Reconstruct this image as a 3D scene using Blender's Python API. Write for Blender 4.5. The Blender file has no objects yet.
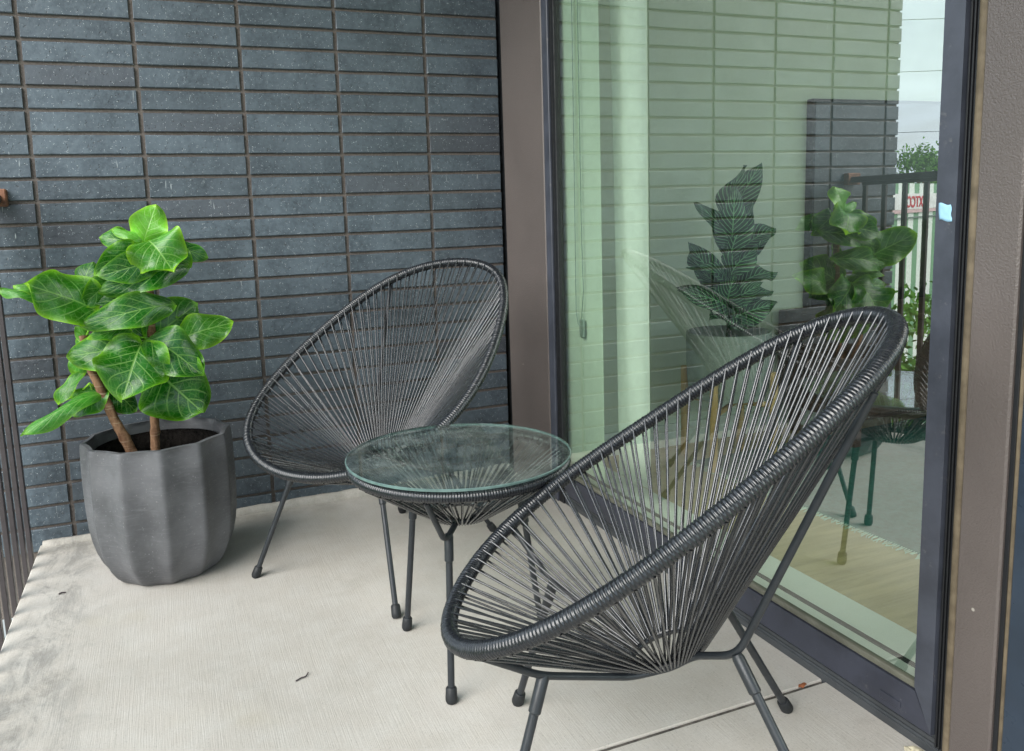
import bpy, math, random
from mathutils import Vector, Matrix
random.seed(7)
S = bpy.context.scene
COL = S.collection
PI = math.pi

# ------------------------------------------------------------------ helpers
class MB:
    """collects geometry; build() links it as ONE mesh object"""
    def __init__(s): s.v=[]; s.f=[]; s.uv=[]; s.mi=[]
    def add(s, vs, fs, uv=None, mi=0):
        b=len(s.v); s.v+=[tuple(v) for v in vs]
        s.f+=[tuple(b+i for i in f) for f in fs]; s.mi+=[mi]*len(fs)
        s.uv+= uv if uv else [(0,0)]*len(vs)
        return s
    def box(s, x0,x1,y0,y1,z0,z1, mi=0):
        x0,x1=min(x0,x1),max(x0,x1); y0,y1=min(y0,y1),max(y0,y1); z0,z1=min(z0,z1),max(z0,z1)
        vs=[(x,y,z) for x in (x0,x1) for y in (y0,y1) for z in (z0,z1)]
        return s.add(vs,[(0,1,3,2),(4,6,7,5),(0,4,5,1),(2,3,7,6),(0,2,6,4),(1,5,7,3)],mi=mi)
    def bbox(s,x0,x1,y0,y1,z0,z1,b=.002,mi=0):
        """box with chamfered vertical+horizontal edges (chamfer b)"""
        x0,x1=min(x0,x1),max(x0,x1); y0,y1=min(y0,y1),max(y0,y1); z0,z1=min(z0,z1),max(z0,z1)
        vs=[]; idx={}
        lo=(x0,y0,z0); hi=(x1,y1,z1)
        for sx in (0,1):
            for sy in (0,1):
                for sz in (0,1):
                    c=[(lo,hi)[k][i] for i,k in enumerate((sx,sy,sz))]
                    for ax in range(3):
                        p=list(c)
                        for o in range(3):
                            if o!=ax: p[o]+= b if (sx,sy,sz)[o]==0 else -b
                        idx[(sx,sy,sz,ax)]=len(vs); vs.append(p)
        fs=[]
        for ax in range(3):
            o1,o2=(ax+1)%3,(ax+2)%3
            for sd in (0,1):
                q=[]
                for a,c in ((0,0),(1,0),(1,1),(0,1)):
                    k=[0,0,0]; k[ax]=sd;k[o1]=a;k[o2]=c; q.append(idx[(*k,ax)])
                fs.append(tuple(q) if sd else tuple(reversed(q)))
        for ax in range(3):   # edges along ax
            o1,o2=(ax+1)%3,(ax+2)%3
            for a in (0,1):
                for c in (0,1):
                    k0=[0,0,0];k0[o1]=a;k0[o2]=c;k1=list(k0);k1[ax]=1
                    q=(idx[(*k0,o1)],idx[(*k1,o1)],idx[(*k1,o2)],idx[(*k0,o2)])
                    fs.append(q if a==c else tuple(reversed(q)))
        for k in [(a,b_,c) for a in (0,1) for b_ in (0,1) for c in (0,1)]:
            t=(idx[(*k,0)],idx[(*k,1)],idx[(*k,2)])
            fs.append(t if sum(k)%2 else tuple(reversed(t)))
        return s.add(vs,fs,mi=mi)
    def tube(s, pts, r, seg=10, closed=False, caps=True, mi=0):
        pts=[Vector(p) for p in pts]; n=len(pts)
        rr = r if callable(r) else (lambda i: r)
        T=[]
        for i in range(n):
            a=pts[(i-1)%n] if (closed or i>0) else pts[i]
            b=pts[(i+1)%n] if (closed or i<n-1) else pts[i]
            T.append((b-a).normalized())
        ref=Vector((0,0,1)) if abs(T[0].z)<.9 else Vector((1,0,0))
        N=(ref-T[0]*ref.dot(T[0])).normalized(); vs=[]
        for i in range(n):
            N=(N-T[i]*N.dot(T[i])).normalized(); B=T[i].cross(N); R=rr(i)
            for k in range(seg):
                a=2*PI*k/seg; vs.append(pts[i]+(N*math.cos(a)+B*math.sin(a))*R)
        fs=[]
        for i in range(n if closed else n-1):
            j=(i+1)%n
            for k in range(seg):
                l=(k+1)%seg
                fs.append((i*seg+k,i*seg+l,j*seg+l,j*seg+k))
        if caps and not closed:
            fs.append(tuple(range(seg-1,-1,-1))); fs.append(tuple((n-1)*seg+k for k in range(seg)))
        return s.add(vs,fs,mi=mi)
    def lathe(s, prof, seg=32, c=(0,0,0), mi=0, close=False):
        vs=[];n=len(prof)
        for r,z in prof:
            for k in range(seg):
                a=2*PI*k/seg; vs.append((c[0]+r*math.cos(a),c[1]+r*math.sin(a),c[2]+z))
        fs=[]
        for i in range(n-1):
            for k in range(seg):
                l=(k+1)%seg; fs.append((i*seg+k,i*seg+l,(i+1)*seg+l,(i+1)*seg+k))
        if prof[0][0]>1e-5: fs.append(tuple(range(seg-1,-1,-1)))
        if prof[-1][0]>1e-5: fs.append(tuple((n-1)*seg+k for k in range(seg)))
        return s.add(vs,fs,mi=mi)
    def build(s, name, mat, parent=None, smooth=False, auto=None):
        me=bpy.data.meshes.new(name); me.from_pydata(s.v,[],s.f); me.update()
        for m in (mat if isinstance(mat,(list,tuple)) else [mat]): me.materials.append(m)
        me.polygons.foreach_set('material_index', s.mi)
        if any(u!=(0,0) for u in s.uv):
            ul=me.uv_layers.new(name='UVMap')
            for l in me.loops: ul.data[l.index].uv=s.uv[l.vertex_index]
        if smooth:
            me.polygons.foreach_set('use_smooth',[True]*len(me.polygons))
            if auto: me.set_sharp_from_angle(angle=math.radians(auto))
        o=bpy.data.objects.new(name,me); COL.objects.link(o)
        if parent: o.parent=parent
        return o

def empty(name, loc=(0,0,0), rz=0):
    o=bpy.data.objects.new(name,None); o.location=loc; o.rotation_euler=(0,0,rz)
    o.empty_display_size=.1; COL.objects.link(o); return o
def tag(o,label,cat,group=None):
    o['label']=label; o['category']=cat
    if group: o['group']=group
    return o
def struct(o): o['kind']='structure'; return o

# ------------------------------------------------------------------ node materials
class NT:
    def __init__(s,name):
        s.m=bpy.data.materials.new(name); s.m.use_nodes=True
        s.t=s.m.node_tree; s.n=s.t.nodes; s.l=s.t.links; s.b=s.n['Principled BSDF']; s.out=s.n['Material Output']
        s._tc=None
    def node(s,ty,**kw):
        n=s.n.new(ty)
        for k,v in kw.items(): setattr(n,k,v)
        return n
    def inp(s,n,i,v):
        if v is None: return
        if hasattr(v,'is_output') : s.l.new(v,n.inputs[i])
        elif isinstance(v,(tuple,list)) and len(v)==3 and n.inputs[i].type=='RGBA': n.inputs[i].default_value=(*v,1)
        else: n.inputs[i].default_value=v
    def coord(s,kind='Object'):
        if s._tc is None: s._tc=s.node('ShaderNodeTexCoord')
        return s._tc.outputs[kind]
    def mapping(s,vec,scale=(1,1,1),rot=(0,0,0),loc=(0,0,0)):
        n=s.node('ShaderNodeMapping'); s.inp(n,0,vec); n.inputs['Scale'].default_value=scale
        n.inputs['Rotation'].default_value=rot; n.inputs['Location'].default_value=loc; return n.outputs[0]
    def noise(s,vec,scale,detail=4,rough=.5,dist=0,col=False):
        n=s.node('ShaderNodeTexNoise'); s.inp(n,'Vector',vec); n.inputs['Scale'].default_value=scale
        n.inputs['Detail'].default_value=detail; n.inputs['Roughness'].default_value=rough; n.inputs['Distortion'].default_value=dist
        return n.outputs[1 if col else 0]
    def vor(s,vec,scale,feature='F1'):
        n=s.node('ShaderNodeTexVoronoi',feature=feature); s.inp(n,'Vector',vec); n.inputs['Scale'].default_value=scale; return n.outputs[0]
    def math(s,op,a,b=None,c=None,clamp=False):
        n=s.node('ShaderNodeMath',operation=op,use_clamp=clamp); s.inp(n,0,a); s.inp(n,1,b); s.inp(n,2,c); return n.outputs[0]
    def ramp(s,fac,a,b,lo=0.,hi=1.):
        """map range a..b -> lo..hi clamped, smooth"""
        n=s.node('ShaderNodeMapRange',interpolation_type='SMOOTHSTEP'); s.inp(n,0,fac); s.inp(n,1,a);s.inp(n,2,b);s.inp(n,3,lo);s.inp(n,4,hi); return n.outputs[0]
    def mix(s,f,a,b,mode='MIX'):
        n=s.node('ShaderNodeMix',data_type='RGBA',blend_type=mode); s.inp(n,0,f); s.inp(n,6,a); s.inp(n,7,b); return n.outputs[2]
    def sep(s,vec):
        n=s.node('ShaderNodeSeparateXYZ'); s.inp(n,0,vec); return n.outputs
    def bump(s,h,strength=.3,dist=.01,normal=None):
        n=s.node('ShaderNodeBump'); s.inp(n,'Height',h); n.inputs['Strength'].default_value=strength; n.inputs['Distance'].default_value=dist
        if normal is not None: s.l.new(normal,n.inputs['Normal'])
        return n.outputs[0]
    def set(s,color=None,rough=None,metal=None,normal=None,spec=None,**kw):
        if color is not None: s.inp(s.b,'Base Color',color)
        if rough is not None: s.inp(s.b,'Roughness',rough)
        if metal is not None: s.inp(s.b,'Metallic',metal)
        if spec is not None: s.inp(s.b,'Specular IOR Level',spec)
        if normal is not None: s.l.new(normal,s.b.inputs['Normal'])
        for k,v in kw.items(): s.inp(s.b,k.replace('_',' '),v)
        return s.m

def m_simple(name,col,rough=.5,metal=0,var=.15,scale=20,bump=.0,bscale=200,spec=.5,bdist=.001):
    t=NT(name); c=t.coord(); n=t.noise(c,scale,5,.6)
    dark=tuple(x*(1-var) for x in col); lite=tuple(min(1,x*(1+var)) for x in col)
    colr=t.mix(t.ramp(n,.3,.7),dark,lite)
    nm=t.bump(t.noise(c,bscale,3,.6),bump,bdist) if bump else None
    r=t.ramp(t.noise(c,scale*2.3,3),.3,.7,max(0,rough-.08),min(1,rough+.08))
    return t.set(colr,r,metal,nm,spec)

# brick
def m_brick():
    t=NT('blue_black_brick'); c=t.coord()
    g=t.node('ShaderNodeNewGeometry'); rnd=g.outputs['Random Per Island']
    n1=t.noise(c,7,5,.6); n2=t.noise(c,60,4,.7)
    base=t.mix(t.ramp(n1,.3,.7),(.033,.045,.058),(.076,.099,.121))
    base=t.mix(t.math('MULTIPLY',t.ramp(n2,.35,.7),.35),base,(.135,.175,.205))
    # some bricks browner / darker
    base=t.mix(t.ramp(rnd,.85,.92,0,.5),base,(.048,.046,.055))
    hsv=t.node('ShaderNodeHueSaturation'); t.inp(hsv,'Color',base)
    t.inp(hsv,'Value',t.math('MULTIPLY_ADD',t.math('FRACT',t.math('MULTIPLY',rnd,7.31)),.32,.84)); base=hsv.outputs[0]
    # white grains
    v=t.vor(c,230); pick=t.noise(c,90,1)
    sp=t.math('MULTIPLY',t.ramp(v,.15,.27,1,0),t.ramp(pick,.53,.62))
    base=t.mix(t.math('MULTIPLY',sp,.9),base,(.50,.54,.56))
    # short vertical lime streaks
    sc=t.mapping(c,(130,1,15)); st=t.noise(sc,1,1,.4); zz=t.noise(c,5,2)
    stm=t.math('MULTIPLY',t.ramp(st,.72,.79),t.ramp(zz,.42,.6))
    base=t.mix(t.math('MULTIPLY',stm,.75),base,(.45,.49,.50))
    # pits
    pv=t.vor(t.mapping(c,(1,1,1),loc=(3,1,2)),120); pk=t.noise(c,47,1)
    pit=t.math('MULTIPLY',t.ramp(pv,.1,.26,1,0),t.ramp(pk,.52,.6))
    base=t.mix(t.math('MULTIPLY',pit,.75),base,(.014,.017,.02))
    h=t.math('SUBTRACT',t.math('ADD',t.math('MULTIPLY',n2,.5),t.math('MULTIPLY',t.noise(c,14,3),.9)),t.math('MULTIPLY',pit,.7))
    return t.set(base,t.ramp(n2,.3,.7,.30,.50),0,t.bump(h,.6,.004),.6)
def m_mortar():
    t=NT('brown_mortar'); c=t.coord(); n=t.noise(c,160,3,.7); n1=t.noise(c,9,4)
    col=t.mix(n1,(.085,.070,.062),(.165,.140,.125)); col=t.mix(t.ramp(n,.3,.7,0,.4),col,(.25,.22,.2))
    return t.set(col,.95,0,t.bump(n,.7,.003),.2)
def m_concrete():
    t=NT('broomed_concrete'); c=t.coord()
    br=t.noise(t.mapping(c,(400,11,1)),1,3,.6); br2=t.noise(t.mapping(c,(120,2.2,1),loc=(4,2,0)),1,2,.5)
    big=t.noise(c,1.6,5,.6,.4); fine=t.noise(c,220,3,.7); mid=t.noise(c,14,5,.65)
    col=t.mix(t.ramp(big,.3,.7),(.455,.425,.38),(.545,.512,.465))
    col=t.mix(t.ramp(mid,.35,.75,0,.35),col,(.60,.59,.56))
    col=t.mix(t.math('MULTIPLY',t.ramp(br,.42,.7),.13),col,(.36,.35,.32))
    col=t.mix(t.math('MULTIPLY',t.ramp(fine,.56,.72),.45),col,(.24,.23,.21))
    col=t.mix(t.math('MULTIPLY',t.ramp(fine,.44,.3,0,1),.3),col,(.72,.71,.68))
    soil=t.noise(c,5.5,7,.78,.5); col=t.mix(t.ramp(soil,.52,.74,0,.42),col,(.36,.34,.30))
    pore=t.math('MULTIPLY',t.ramp(t.vor(c,150),.1,.22,1,0),t.ramp(t.noise(c,40,2),.5,.62)); col=t.mix(t.math('MULTIPLY',pore,.5),col,(.2,.19,.17))
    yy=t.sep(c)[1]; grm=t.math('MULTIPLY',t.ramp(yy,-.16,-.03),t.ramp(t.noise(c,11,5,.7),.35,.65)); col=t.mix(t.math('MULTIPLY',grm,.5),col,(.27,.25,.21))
    # old water staining near the open edge
    xyz=t.sep(c); edge=t.ramp(xyz[0],.17,-.02); edge2=t.ramp(xyz[0],-.085,-.05)
    sn=t.noise(t.mapping(c,(11,4.5,1)),1,9,.82,.5)
    st=t.math('MULTIPLY',t.math('MULTIPLY',edge,edge2),t.ramp(sn,.44,.60))
    col=t.mix(t.math('MULTIPLY',st,.5),col,(.135,.135,.13))
    ys=t.noise(t.mapping(c,(3,3,1),loc=(1,5,0)),1,3)
    col=t.mix(t.ramp(ys,.6,.75,0,.22),col,(.47,.42,.30))
    h=t.math('ADD',t.math('MULTIPLY',br,1.),t.math('ADD',t.math('MULTIPLY',br2,.5),t.math('MULTIPLY',fine,.35)))
    return t.set(col,.88,0,t.bump(h,.42,.0012),.25)
def m_pot():
    t=NT('grey_brushed_fibrestone'); c=t.coord()
    b=t.noise(t.mapping(c,(26,26,170)),1,3,.6); n=t.noise(c,6,5,.6); f=t.noise(c,190,2)
    col=t.mix(t.ramp(n,.3,.7),(.072,.074,.080),(.145,.147,.157))
    col=t.mix(t.math('MULTIPLY',t.ramp(b,.5,.72),.22),col,(.23,.23,.245))
    col=t.mix(t.ramp(f,.66,.74,0,.5),col,(.3,.3,.31))
    h=t.math('ADD',b,t.math('MULTIPLY',f,.4))
    return t.set(col,t.ramp(b,.3,.7,.42,.6),0,t.bump(h,.35,.0025),.5)
def m_leaf(name,tone,spread=False):
    """broad leaf: UV.x across, UV.y along; pale veins, yellow-green edge"""
    t=NT(name); uv=t.sep(t.coord('UV')); oi=t.node('ShaderNodeObjectInfo'); r=oi.outputs['Random']
    a=t.math('ABSOLUTE',t.math('MULTIPLY_ADD',uv[0],2,-1)); v=uv[1]
    mid=t.ramp(a,.012,.045,1,0)
    ss=t.math('SUBTRACT',t.math('MULTIPLY',v,6.2),t.math('MULTIPLY',a,2.3))
    fr=t.math('ABSOLUTE',t.math('SUBTRACT',t.math('FRACT',ss),.5))
    side=t.math('MULTIPLY',t.ramp(fr,.035,.085,1,0),t.ramp(a,1,.45,0,.8))
    net=t.vor(t.mapping(t.coord('UV'),(11,14,1)),1,'DISTANCE_TO_EDGE')
    netm=t.ramp(net,.02,.07,.28,0)
    vein=t.math('MAXIMUM',t.math('MAXIMUM',mid,side),netm)
    n=t.noise(t.coord(),16,4,.6)
    dark=tuple(x for x in tone[0]); lime=tone[1]
    edge=t.math('MULTIPLY',t.math('POWER',a,9.),.55)
    ed2=t.ramp(t.math('ADD',t.math('ABSOLUTE',t.math('SUBTRACT',v,.5)),t.math('MULTIPLY',t.math('SUBTRACT',n,.5),.22)),.38,.53,0,.75)
    e=t.math('MAXIMUM',edge,ed2)
    col=t.mix(t.ramp(n,.3,.7),dark,tuple(x*1.7 for x in dark))
    hs=t.node('ShaderNodeHueSaturation'); t.inp(hs,'Color',t.mix(e,col,lime)); t.inp(hs,'Value',t.math('MULTIPLY_ADD',r,.8,.7)); t.inp(hs,'Hue',t.math('MULTIPLY_ADD',r,-.03,.51)); col=hs.outputs[0]
    col=t.mix(t.math('MULTIPLY',vein,.62),col,(.36,.68,.16))
    h=t.math('ADD',t.math('MULTIPLY',vein,-1.),t.math('MULTIPLY',n,.6))
    m=t.set(col,t.ramp(n,.3,.7,.2,.33),0,t.bump(h,.4,.002),.7)
    # thin-leaf light transmission
    tr=t.node('ShaderNodeBsdfTranslucent'); t.l.new(col,tr.inputs[0]); mx=t.node('ShaderNodeMixShader'); mx.inputs[0].default_value=.38
    t.l.new(t.b.outputs[0],mx.inputs[1]); t.l.new(tr.outputs[0],mx.inputs[2]); t.l.new(mx.outputs[0],t.out.inputs[0])
    return t.m
def m_glass(name,tint,base,fres,rough=0.,smudge=0.,bumpy=0.):
    t=NT(name)
    tr=t.node('ShaderNodeBsdfTransparent'); tr.inputs[0].default_value=(*tint,1)
    gl=t.node('ShaderNodeBsdfGlossy'); gl.inputs['Color'].default_value=(.95,.97,.96,1); gl.inputs['Roughness'].default_value=rough
    lw=t.node('ShaderNodeLayerWeight'); lw.inputs[0].default_value=.5
    f=t.math('MULTIPLY_ADD',t.math('POWER',lw.outputs['Facing'],3.),fres,base)
    if bumpy:
        nm=t.bump(t.noise(t.coord(),2.2,2,.5),bumpy,.01); t.l.new(nm,gl.inputs['Normal'])
    mx=t.node('ShaderNodeMixShader'); t.l.new(f,mx.inputs[0]); t.l.new(tr.outputs[0],mx.inputs[1]); t.l.new(gl.outputs[0],mx.inputs[2])
    last=mx.outputs[0]
    if smudge:
        df=t.node('ShaderNodeBsdfDiffuse'); df.inputs[0].default_value=(.6,.66,.64,1)
        n=t.noise(t.coord(),9,6,.75,1.2); n2=t.noise(t.coord(),70,3,.7)
        ff=t.math('MULTIPLY',t.math('MULTIPLY',t.ramp(n,.35,.75),t.ramp(n2,.3,.7,.4,1)),smudge)
        m2=t.node('ShaderNodeMixShader'); t.l.new(ff,m2.inputs[0]); t.l.new(last,m2.inputs[1]); t.l.new(df.outputs[0],m2.inputs[2]); last=m2.outputs[0]
    t.l.new(last,t.out.inputs[0]); t.n.remove(t.b)
    return t.m
def m_wood(name,a,b,scale=(2,40,2),rough=.5):
    t=NT(name); c=t.coord(); n=t.noise(t.mapping(c,scale),1,6,.65,.6); n2=t.noise(c,3,2)
    col=t.mix(t.ramp(n,.3,.7),a,b); return t.set(col,rough,0,t.bump(n,.2,.001),.4)
def m_bark():
    t=NT('brown_bark'); c=t.coord(); n=t.noise(t.mapping(c,(60,60,22)),1,5,.7); r=t.noise(t.mapping(c,(8,8,150)),1,2)
    col=t.mix(t.ramp(n,.3,.7),(.10,.045,.022),(.33,.19,.11)); col=t.mix(t.ramp(r,.58,.66,0,.6),col,(.42,.32,.22))
    return t.set(col,.8,0,t.bump(t.math('ADD',n,r),.6,.003),.3)
def m_panel(name,col,rough=.38):
    t=NT(name); c=t.coord(); n=t.noise(c,2.5,4); f=t.noise(c,330,2,.5); spk=t.noise(c,75,1)
    cc=t.mix(t.ramp(n,.3,.7),tuple(x*.88 for x in col),tuple(x*1.1 for x in col))
    chip=t.ramp(t.vor(c,7.5),.012,.03,.8,0); cc=t.mix(chip,cc,(.5,.47,.42))
    return t.set(cc,t.ramp(n,.3,.7,rough-.06,rough+.08),0,t.bump(f,.6,.002),.5)
def m_metal(name,col,rough=.4):
    t=NT(name); c=t.coord(); n=t.noise(c,12,5,.65); f=t.noise(c,260,2)
    cc=t.mix(t.ramp(n,.3,.7),tuple(x*.8 for x in col),tuple(x*1.2 for x in col))
    dust=t.ramp(t.noise(c,33,5,.8),.60,.8,0,.35); cc=t.mix(dust,cc,(.35,.33,.3))
    return t.set(cc,t.ramp(n,.3,.7,rough-.08,rough+.1),.0,t.bump(f,.12,.001),.5)

M={}
M['brick']=m_brick(); M['mortar']=m_mortar(); M['concrete']=m_concrete(); M['pot']=m_pot()
M['leafA']=m_leaf('glossy_green_leaf',((.013,.125,.006),(.36,.78,.025)))
M['leafB']=m_leaf('young_lime_leaf',((.06,.27,.02),(.42,.78,.07)))
M['leafC']=m_leaf('dark_veined_leaf',((.012,.05,.02),(.03,.12,.04)))
M['bark']=m_bark()
M['pane']=m_glass('tinted_window_glass',(.88,.99,.88),.33,.5,0,.0,.0)
M['pane_back']=m_glass('window_glass_inner',(.97,.99,.98),.02,.1)
M['tglass']=m_glass('clear_green_table_glass',(.88,.95,.92),.04,.62,.0,.15)
M['tedge']=m_simple('glass_edge_green',(.12,.19,.18),.12,0,.2,40,spec=.8)
M['cord']=m_simple('grey_black_plastic_cord',(.020,.023,.028),.22,0,.15,30,.0,spec=1.)
M['rimc']=m_simple('black_plastic_cord_wrap',(.012,.014,.018),.24,0,.15,30,.0,spec=.7)
M['rod']=m_simple('powder_coated_black_steel',(.022,.026,.031),.38,0,.12,30,.1,400,.5)
M['rubber']=m_simple('black_rubber_foot',(.016,.018,.020),.55,0,.2,60,.1,300,.4)
M['panel']=m_panel('taupe_brown_metal_panel',(.116,.098,.091))
M['frame']=m_metal('anodised_black_frame',(.040,.044,.062),.36)
M['frame_lt']=m_metal('slate_frame_face',(.052,.058,.076),.40)
M['gasket']=m_simple('black_gasket',(.006,.007,.009),.6,0,.2,30)
M['track']=m_metal('dusty_track_metal',(.055,.060,.066),.45)
M['seal']=m_simple('khaki_sealant',(.135,.108,.072),.7,0,.3,25,.4,90,.3)
M['rail']=m_simple('dark_bronze_railing',(.050,.041,.043),.4,0,.12,20)
M['blue']=m_simple('dark_blue_frame',(.022,.035,.055),.35,0,.12,12)
M['tape']=m_simple('pale_blue_tape',(.32,.56,.74),.7,0,.06,60,.2,200,.2)
M['white']=m_simple('white_paint',(.78,.80,.78),.6,0,.03,5)
M['cream']=m_simple('cream_wall_paint',(.70,.74,.64),.7,0,.04,5)
M['curtain']=m_simple('white_sheer_fabric',(.90,.92,.90),.9,0,.05,20,.6,600,.1)
M['blind']=m_simple('pale_blind_fabric',(.70,.78,.68),.9,0,.04,20,.4,500,.1)
M['oak']=m_wood('tan_oak_floor',(.36,.27,.13),(.55,.43,.23),(3,28,3))
M['rug']=m_simple('blue_green_rug',(.03,.12,.11),.95,0,.25,60,.8,160,.1)
M['screen']=m_simple('black_screen',(.006,.006,.008),.15,0,.1,5)
M['dwood']=m_wood('dark_walnut',(.035,.016,.012),(.08,.036,.026),(2,30,30),.85)
M['pine']=m_wood('pale_pine',(.50,.30,.12),(.68,.45,.22),(30,30,3),.5)
M['ipot']=m_simple('grey_green_planter',(.30,.33,.32),.6,0,.12,30,.2,200)
M['soil']=m_simple('dark_soil',(.012,.010,.009),.95,0,.5,60,.9,80,.1,.01)
M['soffit']=m_simple('pale_soffit',(.55,.54,.52),.8,0,.04,5)
M['foliage']=m_simple('tree_foliage',(.06,.16,.03),.7,0,.5,3,spec=.2)
M['foliage2']=m_simple('bright_shrub_foliage',(.12,.26,.04),.7,0,.5,3,spec=.2)
M['hill']=m_simple('far_blue_hill',(.13,.20,.24),.95,0,.15,.01,spec=0)
M['grass']=m_simple('grass_ground',(.07,.12,.035),.95,0,.3,.2,spec=.1)
M['pave']=m_simple('pale_paving',(.40,.39,.36),.9,0,.12,.5,spec=.1)
M['cable']=m_simple('black_cable',(.02,.02,.02),.6)
M['twig']=m_simple('dry_twig',(.06,.045,.05),.8,0,.3,90)
M['dleaf']=m_simple('dry_orange_leaf',(.30,.10,.04),.8,0,.3,90)
M['chrome']=m_simple('clear_plastic_clip',(.30,.36,.34),.3,0,.1,60)
LEAVES=[
( 0.2872,-0.3450,0.9193,0.3230,-0.3550,1.0117,0.0891,0.0000,0.2500,1.0000 ),
( 0.3026,-0.3750,0.9192,0.3508,-0.4350,0.8471,0.1331,0.0000,0.1500,0.6000 ),
( 0.3145,-0.3250,0.9177,0.3917,-0.3150,0.8499,0.0831,0.3000,0.2000,0.1000 ),
( 0.3570,-0.2950,0.9013,0.4422,-0.2950,0.8718,0.0564,0.2000,0.4000,0.5000 ),
( 0.2802,-0.3550,0.9225,0.2139,-0.3450,0.9545,0.0321,0.2000,0.3000,1.0000 ),
( 0.2617,-0.3250,0.9201,0.1837,-0.3150,0.9368,0.0541,-0.3000,0.1000,0.3000 ),
( 0.2549,-0.3650,0.9132,0.1707,-0.3950,0.8477,0.0633,-0.5000,0.1000,0.2000 ),
( 0.2979,-0.3650,0.8682,0.1840,-0.4250,0.8433,0.0739,-0.4000,0.1000,0.2000 ),
( 0.3776,-0.3550,0.8498,0.1854,-0.3950,0.8022,0.0806,-0.3000,0.1500,0.2000 ),
( 0.1901,-0.3450,0.8305,0.1284,-0.3750,0.7676,0.0637,-0.6000,0.1000,0.1500 ),
( 0.1336,-0.3350,0.8040,0.1536,-0.3250,0.8691,0.0588,0.0000,0.2000,0.7000 ),
( 0.1442,-0.3550,0.7486,0.0173,-0.4350,0.8264,0.1238,-0.1000,0.1200,0.7000 ),
( 0.0212,-0.3250,0.7817,-0.0646,-0.3150,0.8105,0.0419,0.3000,0.4000,0.8000 ),
( 0.0335,-0.3150,0.7986,-0.0315,-0.3150,0.8214,0.0421,0.2000,0.3000,0.9000 ),
( 0.1313,-0.3550,0.5133,-0.0290,-0.4150,0.4495,0.0527,0.2000,0.5000,0.9000 ),
( 0.1502,-0.3250,0.5247,0.0777,-0.3450,0.4707,0.0760,0.0000,0.2000,0.7000 ),
( 0.0429,-0.3250,0.5039,0.1022,-0.3150,0.5727,0.0406,-0.4000,0.1000,0.3000 ),
( 0.1688,-0.3150,0.5150,0.2194,-0.3150,0.4578,0.0666,0.0000,0.3000,0.7000 ),
( 0.2669,-0.3450,0.7493,0.1568,-0.3650,0.7726,0.0430,-0.3000,0.1000,0.2000 ),
( 0.3327,-0.3750,0.7471,0.1362,-0.4150,0.7184,0.0798,-0.2500,0.1500,0.5000 ),
( 0.2246,-0.3650,0.6891,0.1397,-0.4150,0.6813,0.0424,-0.2000,0.2000,0.6000 ),
( 0.2812,-0.3250,0.6571,0.4013,-0.2950,0.7347,0.1180,0.1000,0.1200,0.0500 ),
( 0.3581,-0.3450,0.6471,0.4889,-0.3450,0.6813,0.0900,0.1000,0.2000,0.3000 ),
( 0.3714,-0.3050,0.6694,0.4572,-0.2950,0.6871,0.0400,0.2000,0.2000,0.6000 ),
( 0.2816,-0.3850,0.6538,0.3952,-0.4350,0.5649,0.1084,0.1000,0.1500,0.1500 ),
( 0.2560,-0.3950,0.6439,0.2066,-0.4650,0.5317,0.1639,0.0000,0.1200,0.3000 ),
( 0.2470,-0.3650,0.6351,0.0892,-0.3750,0.6327,0.1070,-0.2000,0.1500,0.4000 ),
( 0.1478,-0.3150,0.6622,0.0851,-0.3050,0.5811,0.0708,-0.1000,0.3000,0.9000 ),
( 0.2915,-0.3650,0.5667,0.3872,-0.4250,0.4635,0.1647,0.1500,0.1000,0.2500 ),
( 0.1278,-0.3250,0.6516,0.0985,-0.3250,0.7006,0.0323,0.0000,0.3000,0.9000 ),
( 0.2777,-0.3050,0.6492,0.1734,-0.2950,0.6293,0.0945,0.0000,0.1000,0.1000 ),
( 0.2800,-0.2950,0.6760,0.3664,-0.2850,0.6037,0.1021,0.0000,0.1000,0.1000 ),
( 0.2745,-0.2950,0.6140,0.3052,-0.2850,0.5140,0.1020,0.0000,0.1000,0.1000 ),
( 0.2842,-0.3050,0.8665,0.3645,-0.2850,0.8951,0.0836,0.0000,0.1000,0.1000 ),
( 0.2773,-0.3050,0.7895,0.2234,-0.2850,0.7638,0.0554,0.0000,0.1000,0.2000 ),
]

# ================================================================== SETTING
WX=1.511           # outer face of the window glass
# balcony floor: two broomed slabs with a tooled joint between
mb=MB()
def slab(y0,y1,b=.0025):
    x0,x1=-.098,1.506
    vs=[(x0,y0,-.2),(x1,y0,-.2),(x1,y1,-.2),(x0,y1,-.2),(x0,y0,-b),(x1,y0,-b),(x1,y1,-b),(x0,y1,-b),
        (x0+b,y0+b,0),(x1,y0+b,0),(x1,y1-b,0),(x0+b,y1-b,0)]
    mb.add(vs,[(3,2,1,0),(0,1,5,4),(1,2,6,5),(2,3,7,6),(3,0,4,7),(4,5,9,8),(5,6,10,9),(6,7,11,10),(7,4,8,11),(8,9,10,11)])
slab(-1.5505,0.0); slab(-3.2,-1.5595); slab(-5.6,-3.207)
mb.box(-.09,1.50,-5.5,-.01,-.23,-.045)
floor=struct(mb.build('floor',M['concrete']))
mb=MB(); mb.box(-.094,1.503,-1.5596,-1.5504,-.04,-.0045); struct(mb.build('floor_joint',m_simple('dirty_joint',(.10,.09,.08),.95,0,.5,60,.6,150)))
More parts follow.
